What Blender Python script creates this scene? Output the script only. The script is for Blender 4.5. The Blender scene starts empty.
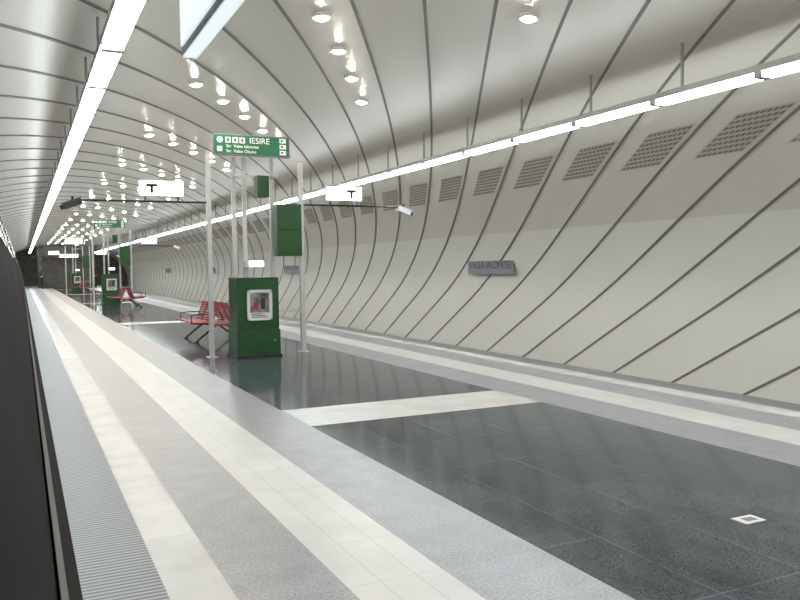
import bpy, math, random, bisect
from mathutils import Vector, Matrix
random.seed(4)
S=bpy.context.scene
try: S.view_settings.view_transform='Standard'
except: pass
# ---------------------------------------------------------------- materials
def mat(name,col,rough=.5,metal=0,emit=None,es=0,spec=.5):
    m=bpy.data.materials.new(name); m.use_nodes=True
    b=m.node_tree.nodes['Principled BSDF']
    b.inputs['Base Color'].default_value=(*col,1); b.inputs['Roughness'].default_value=rough
    b.inputs['Metallic'].default_value=metal; b.inputs['Specular IOR Level'].default_value=spec
    if emit: b.inputs['Emission Color'].default_value=(*emit,1); b.inputs['Emission Strength'].default_value=es
    return m
def noisy(name,c1,c2,scale=4,rough=.4,detail=4,metal=0,bump=0,tile=None,mortar=None,msize=.004,stretch=(1,1,1),spec=.5,rvar=0,tv=.04,grain=0,gs=90):
    m=mat(name,c1,rough,metal,spec=spec); nt=m.node_tree; N=nt.nodes; L=nt.links; b=N['Principled BSDF']
    tc=N.new('ShaderNodeTexCoord'); mp=N.new('ShaderNodeMapping'); mp.inputs['Scale'].default_value=stretch
    L.new(tc.outputs['Object'],mp.inputs[0])
    n=N.new('ShaderNodeTexNoise'); n.inputs['Scale'].default_value=scale; n.inputs['Detail'].default_value=detail
    L.new(mp.outputs[0],n.inputs['Vector'])
    r=N.new('ShaderNodeValToRGB'); r.color_ramp.elements[0].position=.32; r.color_ramp.elements[1].position=.68
    r.color_ramp.elements[0].color=(*c1,1); r.color_ramp.elements[1].color=(*c2,1)
    L.new(n.outputs[0],r.inputs[0]); out=r.outputs[0]
    if grain:
        g=N.new('ShaderNodeTexNoise'); g.inputs['Scale'].default_value=gs; g.inputs['Detail'].default_value=3
        L.new(tc.outputs['Object'],g.inputs['Vector'])
        gr=N.new('ShaderNodeMapRange'); gr.inputs[1].default_value=.3; gr.inputs[2].default_value=.7; gr.inputs[3].default_value=1-grain; gr.inputs[4].default_value=1+grain
        L.new(g.outputs[0],gr.inputs[0])
        mg=N.new('ShaderNodeMix'); mg.data_type='RGBA'; mg.blend_type='MULTIPLY'; mg.inputs[0].default_value=1
        L.new(out,mg.inputs[6]); L.new(gr.outputs[0],mg.inputs[7]); out=mg.outputs[2]
    if tile:
        br=N.new('ShaderNodeTexBrick'); br.offset=0; br.inputs['Scale'].default_value=1
        br.inputs['Brick Width'].default_value=tile[0]; br.inputs['Row Height'].default_value=tile[1]
        br.inputs['Mortar Size'].default_value=msize; br.inputs['Mortar Smooth'].default_value=.1
        br.inputs['Color1'].default_value=(1-tv,1-tv,1-tv,1); br.inputs['Color2'].default_value=(1+tv,1+tv,1+tv,1)
        br.inputs['Mortar'].default_value=(*(mortar or (.5,.5,.5)),1)
        L.new(tc.outputs['Object'],br.inputs['Vector'])
        mx=N.new('ShaderNodeMix'); mx.data_type='RGBA'; mx.blend_type='MULTIPLY'; mx.inputs[0].default_value=1
        L.new(out,mx.inputs[6]); L.new(br.outputs[0],mx.inputs[7]); out=mx.outputs[2]
    L.new(out,b.inputs['Base Color'])
    if rvar:
        mr=N.new('ShaderNodeMapRange'); mr.inputs[3].default_value=rough; mr.inputs[4].default_value=rough+rvar
        L.new(n.outputs[0],mr.inputs[0]); L.new(mr.outputs[0],b.inputs['Roughness'])
    if bump:
        bp=N.new('ShaderNodeBump'); bp.inputs['Strength'].default_value=bump; bp.inputs['Distance'].default_value=.02
        L.new(n.outputs[0],bp.inputs['Height']); L.new(bp.outputs[0],b.inputs['Normal'])
    return m
def striped(name,c1,c2,freq,axis,rough=.4,metal=0):
    m=mat(name,c1,rough,metal); nt=m.node_tree; N=nt.nodes; L=nt.links; b=N['Principled BSDF']
    tc=N.new('ShaderNodeTexCoord'); w=N.new('ShaderNodeTexWave'); w.bands_direction=axis; w.inputs['Scale'].default_value=freq
    L.new(tc.outputs['Object'],w.inputs['Vector'])
    r=N.new('ShaderNodeValToRGB'); r.color_ramp.elements[0].position=.3; r.color_ramp.elements[1].position=.7
    r.color_ramp.elements[0].color=(*c1,1); r.color_ramp.elements[1].color=(*c2,1)
    L.new(w.outputs[0],r.inputs[0]); L.new(r.outputs[0],b.inputs['Base Color'])
    return m
M_vault=noisy('vault_panel_dim',(.775,.725,.64),(.79,.74,.655),.4,.28,1)  # upper cladding, browner: dimmer light up there put into the colour
M_wall=noisy('wall_panel_lit',(.875,.845,.77),(.89,.86,.785),.4,.30,1)  # lower cladding, paler: lamp brightness on the wall put into the colour
M_rib=mat('rib_grey',(.22,.21,.20),.5)
M_white=noisy('white_marble',(.58,.575,.56),(.67,.665,.65),3,.27,5,tile=(2.0,1.2),mortar=(.82,.82,.82),msize=.003)
M_tact=noisy('tactile_marble',(.59,.585,.565),(.66,.655,.635),3,.30,5,tile=(.2,.6),mortar=(.84,.84,.83),msize=.005,tv=.025)
M_grey=noisy('grey_granite',(.28,.285,.305),(.34,.345,.37),5,.28,8,tile=(2.0,.6),mortar=(.82,.82,.82),msize=.003,grain=.28,gs=60)
M_dark=noisy('dark_granite',(.050,.063,.073),(.082,.099,.112),2.2,.10,6,tile=(.6,.9),mortar=(1.9,1.9,1.9),msize=.004,stretch=(1.5,.7,1),grain=.40,tv=.18,gs=70)
M_grate=striped('grating',(.13,.132,.135),(.32,.325,.33),7,'Y',.45,.2)
M_conc=noisy('concrete',(.12,.12,.12),(.2,.195,.19),3,.8)
M_trackb=noisy('trackbed',(.06,.055,.05),(.12,.11,.1),5,.9)
M_steel=mat('steel',(.45,.45,.46),.3,.9)
M_alu=mat('aluminium_post',(.62,.62,.62),.35,.3)
M_lamp=mat('lamp_diffuser',(.9,.95,1),.5,emit=(.88,.96,1),es=23)
M_down=mat('downlight_glow',(1,1,1),.5,emit=(1,.91,.76),es=190)
M_trim=mat('downlight_trim',(.75,.75,.73),.3,.2)
M_housing=mat('lamp_housing',(.33,.34,.34),.4,.4)
M_blk=mat('black_plastic',(.02,.02,.022),.4)
M_green=noisy('green_paint',(.014,.070,.018),(.019,.085,.024),2,.4)
M_greens=mat('green_sign',(.02,.15,.07),.4,emit=(.03,.35,.14),es=.15)
M_wh=mat('white_paint',(.8,.8,.8),.4)
M_signlit=mat('lit_sign',(.9,.9,.9),.4,emit=(1,1,1),es=3.0)
M_signtxt=mat('sign_black',(.02,.02,.02),.5)
M_txtw=mat('sign_white',(.85,.85,.85),.5,emit=(1,1,1),es=.4)
M_nameboard=mat('name_board',(.25,.24,.27),.5)
M_nametxt=mat('name_letters',(.05,.05,.08),.5)
M_red=noisy('red_paint',(.33,.035,.045),(.42,.05,.06),3,.35)
M_train=noisy('train_dark',(.008,.006,.006),(.015,.012,.011),2,.8,spec=.08)
M_trains=mat('train_stripe',(.13,.12,.11),.6,.1)
M_glass=mat('dark_glass',(.01,.012,.015),.08)
M_screen=mat('screen_case',(.7,.78,.82),.3,emit=(.85,.95,1),es=.8)
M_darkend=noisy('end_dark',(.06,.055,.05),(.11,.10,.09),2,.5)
M_hole=mat('grille_hole',(.26,.22,.19),.7)
M_grill=mat('grille_panel',(.66,.60,.52),.5)
# ---------------------------------------------------------------- builder
class MB:
    def __init__(s): s.v=[];s.f=[];s.m=[];s.mats=[]
    def mi(s,m):
        if m not in s.mats: s.mats.append(m)
        return s.mats.index(m)
    def quad(s,pts,m):
        i=len(s.v); s.v+= [tuple(p) for p in pts]; s.f.append(tuple(range(i,i+len(pts)))); s.m.append(s.mi(m))
    def box(s,x0,x1,y0,y1,z0,z1,m,rot=None,piv=None):
        P=[Vector((x,y,z)) for z in (z0,z1) for y in (y0,y1) for x in (x0,x1)]
        if rot is not None:
            c=Vector(piv) if piv else Vector(((x0+x1)/2,(y0+y1)/2,(z0+z1)/2))
            P=[rot@(p-c)+c for p in P]
        i=len(s.v); s.v+=[tuple(p) for p in P]; k=s.mi(m)
        for f in ((0,2,3,1),(4,5,7,6),(0,1,5,4),(2,6,7,3),(0,4,6,2),(1,3,7,5)):
            s.f.append(tuple(i+j for j in f)); s.m.append(k)
    def rings(s,pts,rads,m,n=16):
        a=Vector(pts[0]); d=(Vector(pts[-1])-a).normalized(); u=d.orthogonal().normalized(); w=d.cross(u); i=len(s.v); k=s.mi(m)
        for c,rr in zip(pts,rads):
            for j in range(n):
                t=2*math.pi*j/n; s.v.append(tuple(Vector(c)+u*rr*math.cos(t)+w*rr*math.sin(t)))
        for q in range(len(pts)-1):
            for j in range(n):
                s.f.append((i+q*n+j,i+q*n+(j+1)%n,i+(q+1)*n+(j+1)%n,i+(q+1)*n+j)); s.m.append(k)
        q=len(pts)-1
        s.f.append(tuple(i+j for j in reversed(range(n)))); s.m.append(k)
        s.f.append(tuple(i+q*n+j for j in range(n))); s.m.append(k)
    def cyl(s,a,b,r,m,n=12,r2=None):
        s.rings([a,b],[r,r if r2 is None else r2],m,n)
    def extr(s,prof,y0,y1,m,caps=True,closed=True):
        n=len(prof); i=len(s.v); k=s.mi(m)
        s.v+=[(p[0],y0,p[1]) for p in prof]+[(p[0],y1,p[1]) for p in prof]
        for j in range(n if closed else n-1):
            s.f.append((i+j,i+(j+1)%n,i+n+(j+1)%n,i+n+j)); s.m.append(k)
        if caps and closed:
            s.f.append(tuple(i+j for j in range(n))); s.m.append(k)
            s.f.append(tuple(i+n+j for j in reversed(range(n)))); s.m.append(k)
    def obj(s,name,parent=None,loc=(0,0,0),bevel=0,smooth=False):
        me=bpy.data.meshes.new(name); me.from_pydata(s.v,[],s.f)
        for m in s.mats: me.materials.append(m)
        me.polygons.foreach_set('material_index',s.m)
        if smooth: me.polygons.foreach_set('use_smooth',[True]*len(s.f))
        me.update(); o=bpy.data.objects.new(name,me); S.collection.objects.link(o); o.location=loc
        if parent: o.parent=parent
        if bevel:
            b=o.modifiers.new('bev','BEVEL'); b.width=bevel; b.segments=2; b.limit_method='ANGLE'
        return o
def empty(name,loc=(0,0,0)):
    e=bpy.data.objects.new(name,None); S.collection.objects.link(e); e.location=loc; return e
def text(name,body,size,loc,rot,m,parent=None,ax='CENTER',ext=.001):
    c=bpy.data.curves.new(name,'FONT'); c.body=body; c.size=size; c.align_x=ax; c.align_y='CENTER'; c.extrude=ext
    c.materials.append(m); o=bpy.data.objects.new(name,c); S.collection.objects.link(o)
    o.location=loc; o.rotation_euler=rot
    if parent: o.parent=parent
    return o
# ---------------------------------------------------------------- dims
XC=4.0; A=7.3; B=4.1; Z0=.5; NE=2.1
Y0,Y1=-12.0,98.0
XL,XR=.21,7.79
prof=[]
for i in range(12): prof.append((XC+A,-1.15+(Z0+1.15)*i/12))
NT=96
for i in range(NT+1):
    t=math.pi*i/NT; c=math.cos(t); sn=math.sin(t)
    prof.append((XC+A*math.copysign(abs(c)**(2/NE),c),Z0+B*abs(sn)**(2/NE)))
for i in range(1,13): prof.append((XC-A,Z0-(Z0+1.15)*i/12))
cum=[0]
for i in range(1,len(prof)): cum.append(cum[-1]+math.dist(prof[i],prof[i-1]))
sb=.57
def at(s):
    s=min(max(s,0),cum[-1]-1e-6)
    lo=max(0,bisect.bisect_right(cum,s)-1); lo=min(lo,len(prof)-2)
    f=(s-cum[lo])/(cum[lo+1]-cum[lo]); a,b=prof[lo],prof[lo+1]
    x=a[0]+(b[0]-a[0])*f; z=a[1]+(b[1]-a[1])*f
    tx,tz=(b[0]-a[0]),(b[1]-a[1]); l=math.hypot(tx,tz); tx/=l;tz/=l
    return x,z,tx,tz
def s_of_x(X):
    for i in range(12,len(prof)-13):
        if prof[i][0]>=X>=prof[i+1][0]:
            return cum[i]+(cum[i+1]-cum[i])*(prof[i][0]-X)/(prof[i][0]-prof[i+1][0])
SA=s_of_x(XC); RS=1.68
KH=(12.8+RS*10-10.99)/(SA-sb)
def shell(name,i0,i1,m):
    b=MB(); ys=[Y0+(Y1-Y0)*j/22 for j in range(23)]; k=b.mi(m); n=i1-i0+1
    for y in ys:
        for i in range(i0,i1+1): b.v.append((prof[i][0],y,prof[i][1]))
    for j in range(22):
        for i in range(n-1):
            b.f.append((j*n+i,j*n+i+1,(j+1)*n+i+1,(j+1)*n+i)); b.m.append(k)
    return b.obj(name,smooth=True)
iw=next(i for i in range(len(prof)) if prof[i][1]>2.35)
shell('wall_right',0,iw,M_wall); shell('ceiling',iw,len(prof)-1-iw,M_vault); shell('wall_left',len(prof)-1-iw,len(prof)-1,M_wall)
# helical ribs (cover strips between cladding panels)
b=MB(); k=b.mi(M_rib)
for n in range(-8,90):
    yb=12.8+RS*n; prev=None
    ns=110
    for j in range(ns+1):
        s=cum[-1]*j/ns; x,z,tx,tz=at(s); y=yb-KH*(s-sb)
        if y<Y0+.1 or y>Y1-.1: prev=None; continue
        T=Vector((tx,-KH,tz)).normalized(); Nn=Vector((-tz,0,tx))
        if Nn.dot(Vector((XC-x,0,.5-z)))<0: Nn=-Nn
        W=T.cross(Nn); p=Vector((x,y,z)); hw=.020
        i=len(b.v)
        for q in (p-W*hw-Nn*.01,p-W*hw+Nn*.014,p+W*hw+Nn*.014,p+W*hw-Nn*.01): b.v.append(tuple(q))
        if prev is not None:
            for a in range(3):
                b.f.append((prev+a,prev+a+1,i+a+1,i+a)); b.m.append(k)
        prev=i
b.obj('trim_1')
# downlights
b=MB()
for g in range(-4,17):
    for dx in (-1.46,-.73,0,.73,1.46):
        s=s_of_x(XC+dx); x,z,tx,tz=at(s); y=10.15+3*RS*g-KH*(s-SA)
        if not Y0<y<Y1: continue
        Nn=Vector((-tz,0,tx))
        if Nn.z>0: Nn=-Nn
        p=Vector((x,y,z))
        # shallow reflector rim, lens domed just inside/below it
        b.rings([p-Nn*.01,p+Nn*.05,p+Nn*.05,p+Nn*.03],[.125,.115,.092,.085],M_trim,20)
        b.rings([p+Nn*q for q in (.031,.050,.066,.076,.081)],[.084,.080,.062,.038,.012],M_down,16)
b.obj('recessed_downlights',smooth=False)
# ventilation grilles
b=MB()
sg=s_of_x(9.25)
for n in range(0,60):
    for side in (0,1):
        sc=sg if side==0 else cum[-1]-sg
        yc=12.8+RS*n+RS*.5-KH*(sc-sb)-.2
        def P(ds,dy,off):
            s=sc+ds; x,z,tx,tz=at(s); Nn=Vector((-tz,0,tx))
            if Nn.dot(Vector((XC-x,0,.5-z)))<0: Nn=-Nn
            return Vector((x,yc-KH*ds+dy,z))+Nn*off
        if not (Y0+2<yc<Y1-2): continue
        h=.40; w=.48; NR=8
        st=2*h/NR
        for i in range(NR):
            a=-h+st*i; c=a+st
            b.quad([P(a,-w,.012),P(a,w,.012),P(c,w,.012),P(c,-w,.012)],M_grill)
            for j in range(9):
                e0=-w+.03+(2*w-.05)*j/9; e1=e0+.07
                b.quad([P(a+.022,e0,.020),P(a+.022,e1,.020),P(c-.022,e1,.020),P(c-.022,e0,.020)],M_hole)
b.obj('ventilation_grilles')
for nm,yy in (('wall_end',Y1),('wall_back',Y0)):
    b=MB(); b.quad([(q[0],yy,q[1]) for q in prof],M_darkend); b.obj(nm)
# ---------------------------------------------------------------- floor
b=MB()
st=[(XL,.60,M_grate),(.60,.895,M_white),(.895,1.42,M_grey),(1.42,1.955,M_tact),(1.955,2.585,M_grey)]
for x0,x1,m in st:
    b.box(x0,x1,Y0,Y1,-.1,0,m); b.box(8-x1,8-x0,Y0,Y1,-.1,0,m)
y=8.5-16.8*2
while y<Y1:
    a0=max(y,Y0); a1=min(y+15.8,Y1)
    if a1>a0: b.box(2.585,5.415,a0,a1,-.1,0,M_dark)
    c0=max(y+15.8,Y0); c1=min(y+16.8,Y1)
    if c1>c0: b.box(2.585,5.415,c0,c1,-.1,0,M_white)
    y+=16.8
b.box(XL+.04,8-XL-.04,Y0,Y1,-1.15,-.1,M_conc)
b.obj('floor')
b=MB(); b.box(XC-A,XL+.04,Y0,Y1,-1.25,-1.15,M_trackb); b.box(8-XL-.04,XC+A,Y0,Y1,-1.25,-1.15,M_trackb)
b.obj('floor_trackbed')
b=MB()
for xr in (-1.9,-.46,8.46,9.9):
    b.box(xr-.035,xr+.035,Y0,Y1,-1.0,-.96,M_steel); b.box(xr-.01,xr+.01,Y0,Y1,-1.12,-1.0,M_steel); b.box(xr-.07,xr+.07,Y0,Y1,-1.15,-1.12,M_steel)
b.obj('rails')
# ---------------------------------------------------------------- lamp lines
def lampline(name,xc):
    b=MB(); zb=3.56; L=1.55; y=-8.0
    ztop=at(s_of_x(xc))[1]
    while y<92:
        b.box(xc-.082,xc+.082,y+.05,y+L-.05,zb,zb+.058,M_lamp)
        b.box(xc-.09,xc+.09,y-.05,y+.05,zb-.004,zb+.06,M_housing)
        y+=L
    b.box(xc-.095,xc+.095,-8,y,zb+.058,zb+.13,M_housing)
    yy=7.1-RS*8
    while yy<90:
        b.cyl((xc,yy,zb+.13),(xc,yy,ztop-.005),.018,M_housing,8)
        yy+=RS
    b.obj(name)
lampline('linear_lamp',.79); lampline('linear_lamp.001',7.21)
# ---------------------------------------------------------------- info portal
R90=(math.pi/2,0,0)
pm=noisy('poster_print',(.03,.04,.05),(.42,.36,.33),7,.4,3)
def portal(Y,i):
    suf='' if i==0 else '.%03d'%i
    e=empty('information_stand'+suf,(0,Y,0))
    b=MB()
    for x,y,h in ((3.07,0,3.72),(4.81,0,3.62),(3.60,.3,3.68),(3.80,.3,3.68),(4.33,.3,3.68)):
        w=.04 if y==0 else .035
        b.box(x-w,x+w,y-w,y+w,0,h,M_alu); b.box(x-.09,x+.09,y-.09,y+.09,0,.015,M_alu)
    b.box(3.57,4.36,.27,.33,3.3,3.36,M_alu)
    b.box(4.30,4.36,0,.3,3.3,3.36,M_alu); b.box(3.57,3.63,0,.3,3.3,3.36,M_alu)
    b.box(4.22,4.8,-.02,.02,.78,.81,M_alu)
    b.obj('frame',e)
    b=MB()
    b.box(3.42,4.22,-.47,.20,0.03,.50,M_green); b.box(3.40,4.24,-.50,.22,0,.04,M_blk)
    b.box(3.44,4.20,-.45,.18,.505,1.42,M_green); b.box(3.43,4.21,-.46,.19,1.42,1.44,M_green)
    b.box(3.44,3.47,-.465,-.45,.51,1.4,M_green); b.box(4.17,4.20,-.465,-.45,.51,1.4,M_green)
    b.cyl((4.12,-.475,.3),(4.12,-.46,.3),.02,M_steel)
    b.obj('kiosk_cabinet',e,bevel=.01)
    b=MB()
    x0,x1,z0,z1=3.61,4.07,.67,1.22
    for q in ((x0,x1,z0,z0+.035),(x0,x1,z1-.035,z1),(x0,x0+.035,z0,z1),(x1-.035,x1,z0,z1)): b.box(q[0],q[1],-.49,-.45,q[2],q[3],M_wh)
    b.box(x0+.03,x1-.03,-.475,-.45,z0+.03,z1-.03,M_wh)
    b.box(x0+.055,x1-.055,-.478,-.475,z0+.14,z1-.055,pm)
    b.box(x0+.12,x0+.2,-.481,-.478,z0+.2,z0+.33,M_red); b.box(x0+.25,x0+.33,-.481,-.478,z0+.2,z0+.40,M_signtxt)
    for q in range(3): b.box(x0+.08,x1-.08-.05*q,-.478,-.475,z0+.05+.03*q,z0+.062+.03*q,M_signtxt)
    b.obj('poster_frame',e)
    b=MB(); b.box(4.30,4.78,-.12,.10,1.83,2.80,M_green); b.box(4.33,4.75,-.13,-.12,1.87,2.3,M_green); b.box(4.33,4.75,-.13,-.12,2.33,2.76,M_green)
    b.obj('cabinet_upper',e,bevel=.008)
    b=MB(); b.box(3.98,4.20,.0,.26,2.93,3.33,M_green); b.obj('cabinet_small',e,bevel=.008)
    b=MB(); b.box(3.78,4.04,-.1,-.04,1.64,1.74,M_signlit); b.box(3.77,4.05,-.04,.27,1.63,1.75,M_wh); b.obj('lit_small_sign',e)  # small illuminated sign above the cabinet
    b=MB(); b.box(3.17,4.56,-.12,.02,3.68,4.02,M_greens); b.box(3.15,4.58,-.10,0,3.66,4.04,M_housing)
    b.cyl((3.27,-.121,3.93),(3.27,-.128,3.93),.055,M_txtw,20)
    for q in (3.37,3.50,3.63): b.box(q,q+.10,-.126,-.12,3.88,3.98,M_txtw); b.box(q+.03,q+.07,-.129,-.126,3.90,3.96,M_greens)
    b.box(3.22,3.31,-.126,-.12,3.72,3.81,M_txtw)
    for zz in (3.70,3.81,3.92): b.box(4.38,4.5,-.126,-.12,zz,zz+.08,M_txtw); b.box(4.40,4.44,-.129,-.126,zz+.02,zz+.06,M_greens)
    b.obj('header_sign',e)
    text('header_text_1','IESIRE',.15,(4.0,-.128,3.93),R90,M_txtw,e)
    text('header_text_2','Str. Valea Ialomitei',.08,(3.38,-.128,3.82),R90,M_txtw,e,'LEFT')
    text('header_text_3','Str. Valea Oltului',.08,(3.38,-.128,3.73),R90,M_txtw,e,'LEFT')
    b=MB()
    b.cyl((.85,0,2.80),(3.07,0,2.80),.018,M_blk,8); b.cyl((4.81,0,2.80),(6.95,0,2.80),.018,M_blk,8)
    b.obj('camera_arm',e)
    for cx in (2.25,5.67):
        hw=.36
        b=MB(); b.box(cx-hw,cx+hw,-.09,.03,2.90,3.15,M_signlit); b.box(cx-hw-.01,cx+hw+.01,-.08,.02,2.89,3.16,M_wh)
        for q in (cx-.28,cx+.28): b.cyl((q,-.03,2.80),(q,-.03,2.9),.012,M_blk,8)
        sx=cx-.27 if cx<4 else cx+.05
        b.box(sx,sx+.19,-.095,-.09,3.05,3.10,M_signtxt); b.box(sx+.07,sx+.12,-.095,-.09,2.94,3.07,M_signtxt)
        b.obj('exit_sign',e)
    for cx,d in ((.80,-1),(6.98,1)):
        b=MB(); r=Matrix.Rotation(.35*d,3,'Y'); mm=M_wh if d>0 else M_blk
        b.box(cx-.15,cx+.15,-.055,.055,2.68,2.78,mm,rot=r)
        b.box(cx-.17,cx+.17,-.065,.065,2.785,2.795,mm,rot=r,piv=(cx,0,2.73))
        b.cyl((cx+.14*d,0,2.68),(cx+.19*d,0,2.66),.04,M_blk,12)
        b.cyl((cx,0,2.86),(cx,0,2.76),.02,M_blk,8)
        b.obj('cctv_camera',e)
    return e
for i,Y in enumerate((14.3,40.2,66.0)): portal(Y,i)
# ---------------------------------------------------------------- benches (back-to-back)
def bench(i,loc):
    suf='' if i==0 else '.%03d'%i
    e=empty('bench'+suf,loc)
    b=MB()
    for d in (-1,1):
        for k in range(3):
            y0=-.87+k*.59; y1=y0+.55
            for j in range(9):
                x=d*(.26+j*.055); z=.43+.02*(j/8)+(.015 if j==8 else 0)
                b.box(x-.021,x+.021,y0,y1,z-.008,z+.008,M_red)
            for j in range(8):
                zz=.47+j*.052; x=d*(.24-.16*(j/7))
                b.box(x-.008,x+.008,y0,y1,zz-.02,zz+.02,M_red)
            for yy in (y0,y1-.025):
                b.cyl((d*.72,yy+.012,.45),(d*.25,yy+.012,.43),.014,M_red,8)
                b.cyl((d*.25,yy+.012,.43),(d*.08,yy+.012,.86),.014,M_red,8)
    b.obj('seat_shells',e)
    b=MB()
    b.box(-.26,.26,-.88,.88,.36,.40,M_red)
    for yy in (-.62,.62):
        for d in (-1,1):
            b.cyl((d*.10,yy,.38),(d*.55,yy,.02),.022,M_blk,10)
            b.cyl((d*.15,yy,.39),(d*.66,yy,.42),.018,M_blk,10)
            b.box(d*.55-.05,d*.55+.05,yy-.03,yy+.03,0,.02,M_blk)
            b.cyl((d*.70,yy-.25,.45),(d*.70,yy-.25,.62),.012,M_blk,8); b.cyl((d*.70,yy-.25,.62),(d*.22,yy-.25,.64),.012,M_blk,8)
    b.obj('legs',e)
for i,l in enumerate(((3.95,18.0,0),(4.05,36.0,0),(4.0,61.5,0))): bench(i,l)
# ---------------------------------------------------------------- station name boards
for i,Y in enumerate((.9,17.5,34.3,51.1,67.9)):
    suf='' if i==0 else '.%03d'%i
    e=empty('station_name_sign'+suf,(11.05,Y,1.60))
    b=MB(); b.box(-.03,.03,-1.1,1.1,-.22,.22,M_nameboard)
    b.box(.03,.12,-.9,-.86,-.03,.03,M_steel); b.box(.03,.12,.86,.9,-.03,.03,M_steel)
    b.obj('board',e)
    text('board_text','VALEA IALOMITEI',.26,(-.034,0,0),(math.pi/2,0,-math.pi/2),M_nametxt,e)
# ---------------------------------------------------------------- hanging display near train
e=empty('hanging_display',(.83,0,0))
b=MB(); b.box(-.04,.04,3.0,4.25,2.72,3.30,M_housing); b.box(-.05,-.04,3.04,4.21,2.76,3.26,M_screen); b.box(.04,.05,3.04,4.21,2.76,3.26,M_screen)
b.box(-.035,.035,3.02,4.23,2.71,2.72,M_screen)
for y in (3.2,4.0): b.cyl((-.02,y,3.3),(-.02,y,3.55),.018,M_housing,8)
b.obj('display_case',e)
b=MB(); b.box(-.085,.085,-.06,.06,.0,.003,M_wh); b.box(-.04,.05,-.03,.03,.003,.004,M_hole); b.obj('floor_sticker',loc=(4.02,3.41,0))
# ---------------------------------------------------------------- train
e=empty('metro_train')
pr=[(.13,-.85),(.13,.65),(-.04,1.64),(-.22,2.3),(-.6,2.9),(-1.0,3.05),(-1.4,2.85),(-2.05,2.3),(-2.4,1.64),(-2.45,.65),(-2.45,-.85)]
for c in range(4):
    y0=-11.6+c*19.2; b=MB()
    b.extr(pr,y0,y0+18.8,M_train)
    b.box(-2.3,-.1,y0+1.5,y0+4.5,-.96,-.85,M_blk); b.box(-2.3,-.1,y0+14.3,y0+17.3,-.96,-.85,M_blk)
    def side(z0,z1,ya,yb,m,off):
        def X(z): return .13 if z<.65 else (.13-(z-.65)*.17/.99 if z<1.64 else -.04-(z-1.64)*.18/.66)
        b.quad([(X(z0)+off,ya,z0),(X(z0)+off,yb,z0),(X(z1)+off,yb,z1),(X(z1)+off,ya,z1)],m)
    side(1.20,1.29,y0,y0+18.8,M_trains,.004)
    for d in range(4):
        ya=y0+1.6+d*4.7
        for q in (ya,ya+.68,ya+1.36): side(-.02,1.64,q-.012,q+.012,M_blk,.006)
        side(1.7,2.25,ya+.1,ya+.6,M_glass,.005); side(1.7,2.25,ya+.76,ya+1.26,M_glass,.005)
        side(1.7,2.25,ya+1.7,ya+4.2 if d<3 else ya+2.4,M_glass,.005)
    b.obj('car_body',e)
    if c<3:
        b=MB(); b.extr([(-.1,-.6),(-.1,1.6),(-.5,2.7),(-1.6,2.6),(-2.3,1.6),(-2.3,-.6)],y0+18.8,y0+19.2,M_blk); b.obj('gangway',e)
# ---------------------------------------------------------------- far end stair hall
e=empty('stair_enclosure',(0,80,0))
b=MB()
b.box(1.6,1.75,0,12,0,1.1,M_glass); b.box(6.25,6.4,0,12,0,1.1,M_glass)
b.box(1.58,1.77,0,12,1.1,1.15,M_steel); b.box(6.23,6.42,0,12,1.1,1.15,M_steel)
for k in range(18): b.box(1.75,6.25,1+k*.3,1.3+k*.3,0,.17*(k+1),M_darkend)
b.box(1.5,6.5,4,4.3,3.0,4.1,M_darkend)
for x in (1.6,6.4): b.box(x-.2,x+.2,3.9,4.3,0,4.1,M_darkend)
b.box(3.2,4.8,-.1,0,2.9,3.2,M_signlit)
for x in (3.3,4.7): b.cyl((x,-.05,3.2),(x,-.05,4.4),.02,M_blk,8)
b.obj('stairs',e)
# ---------------------------------------------------------------- world + camera
w=bpy.data.worlds.new('w'); S.world=w; w.use_nodes=True; w.node_tree.nodes['Background'].inputs[0].default_value=(.5,.5,.52,1); w.node_tree.nodes['Background'].inputs[1].default_value=.15
F=785.; th=math.radians(25.67); pi_=math.radians(2.43); ro=math.radians(.8)
fw=Vector((math.sin(th)*math.cos(pi_),math.cos(th)*math.cos(pi_),-math.sin(pi_)))
r0=Vector((math.cos(th),-math.sin(th),0)); u0=r0.cross(fw)
r=r0*math.cos(ro)-u0*math.sin(ro); u=u0*math.cos(ro)+r0*math.sin(ro)
cam=bpy.data.cameras.new('camera'); co=bpy.data.objects.new('camera',cam); S.collection.objects.link(co)
cam.sensor_width=36; cam.lens=36*F/800; cam.clip_start=.02; cam.clip_end=300
m=Matrix((r,u,-fw)).transposed().to_4x4(); m.translation=Vector((0,0,1.6)); co.matrix_world=m
S.camera=co
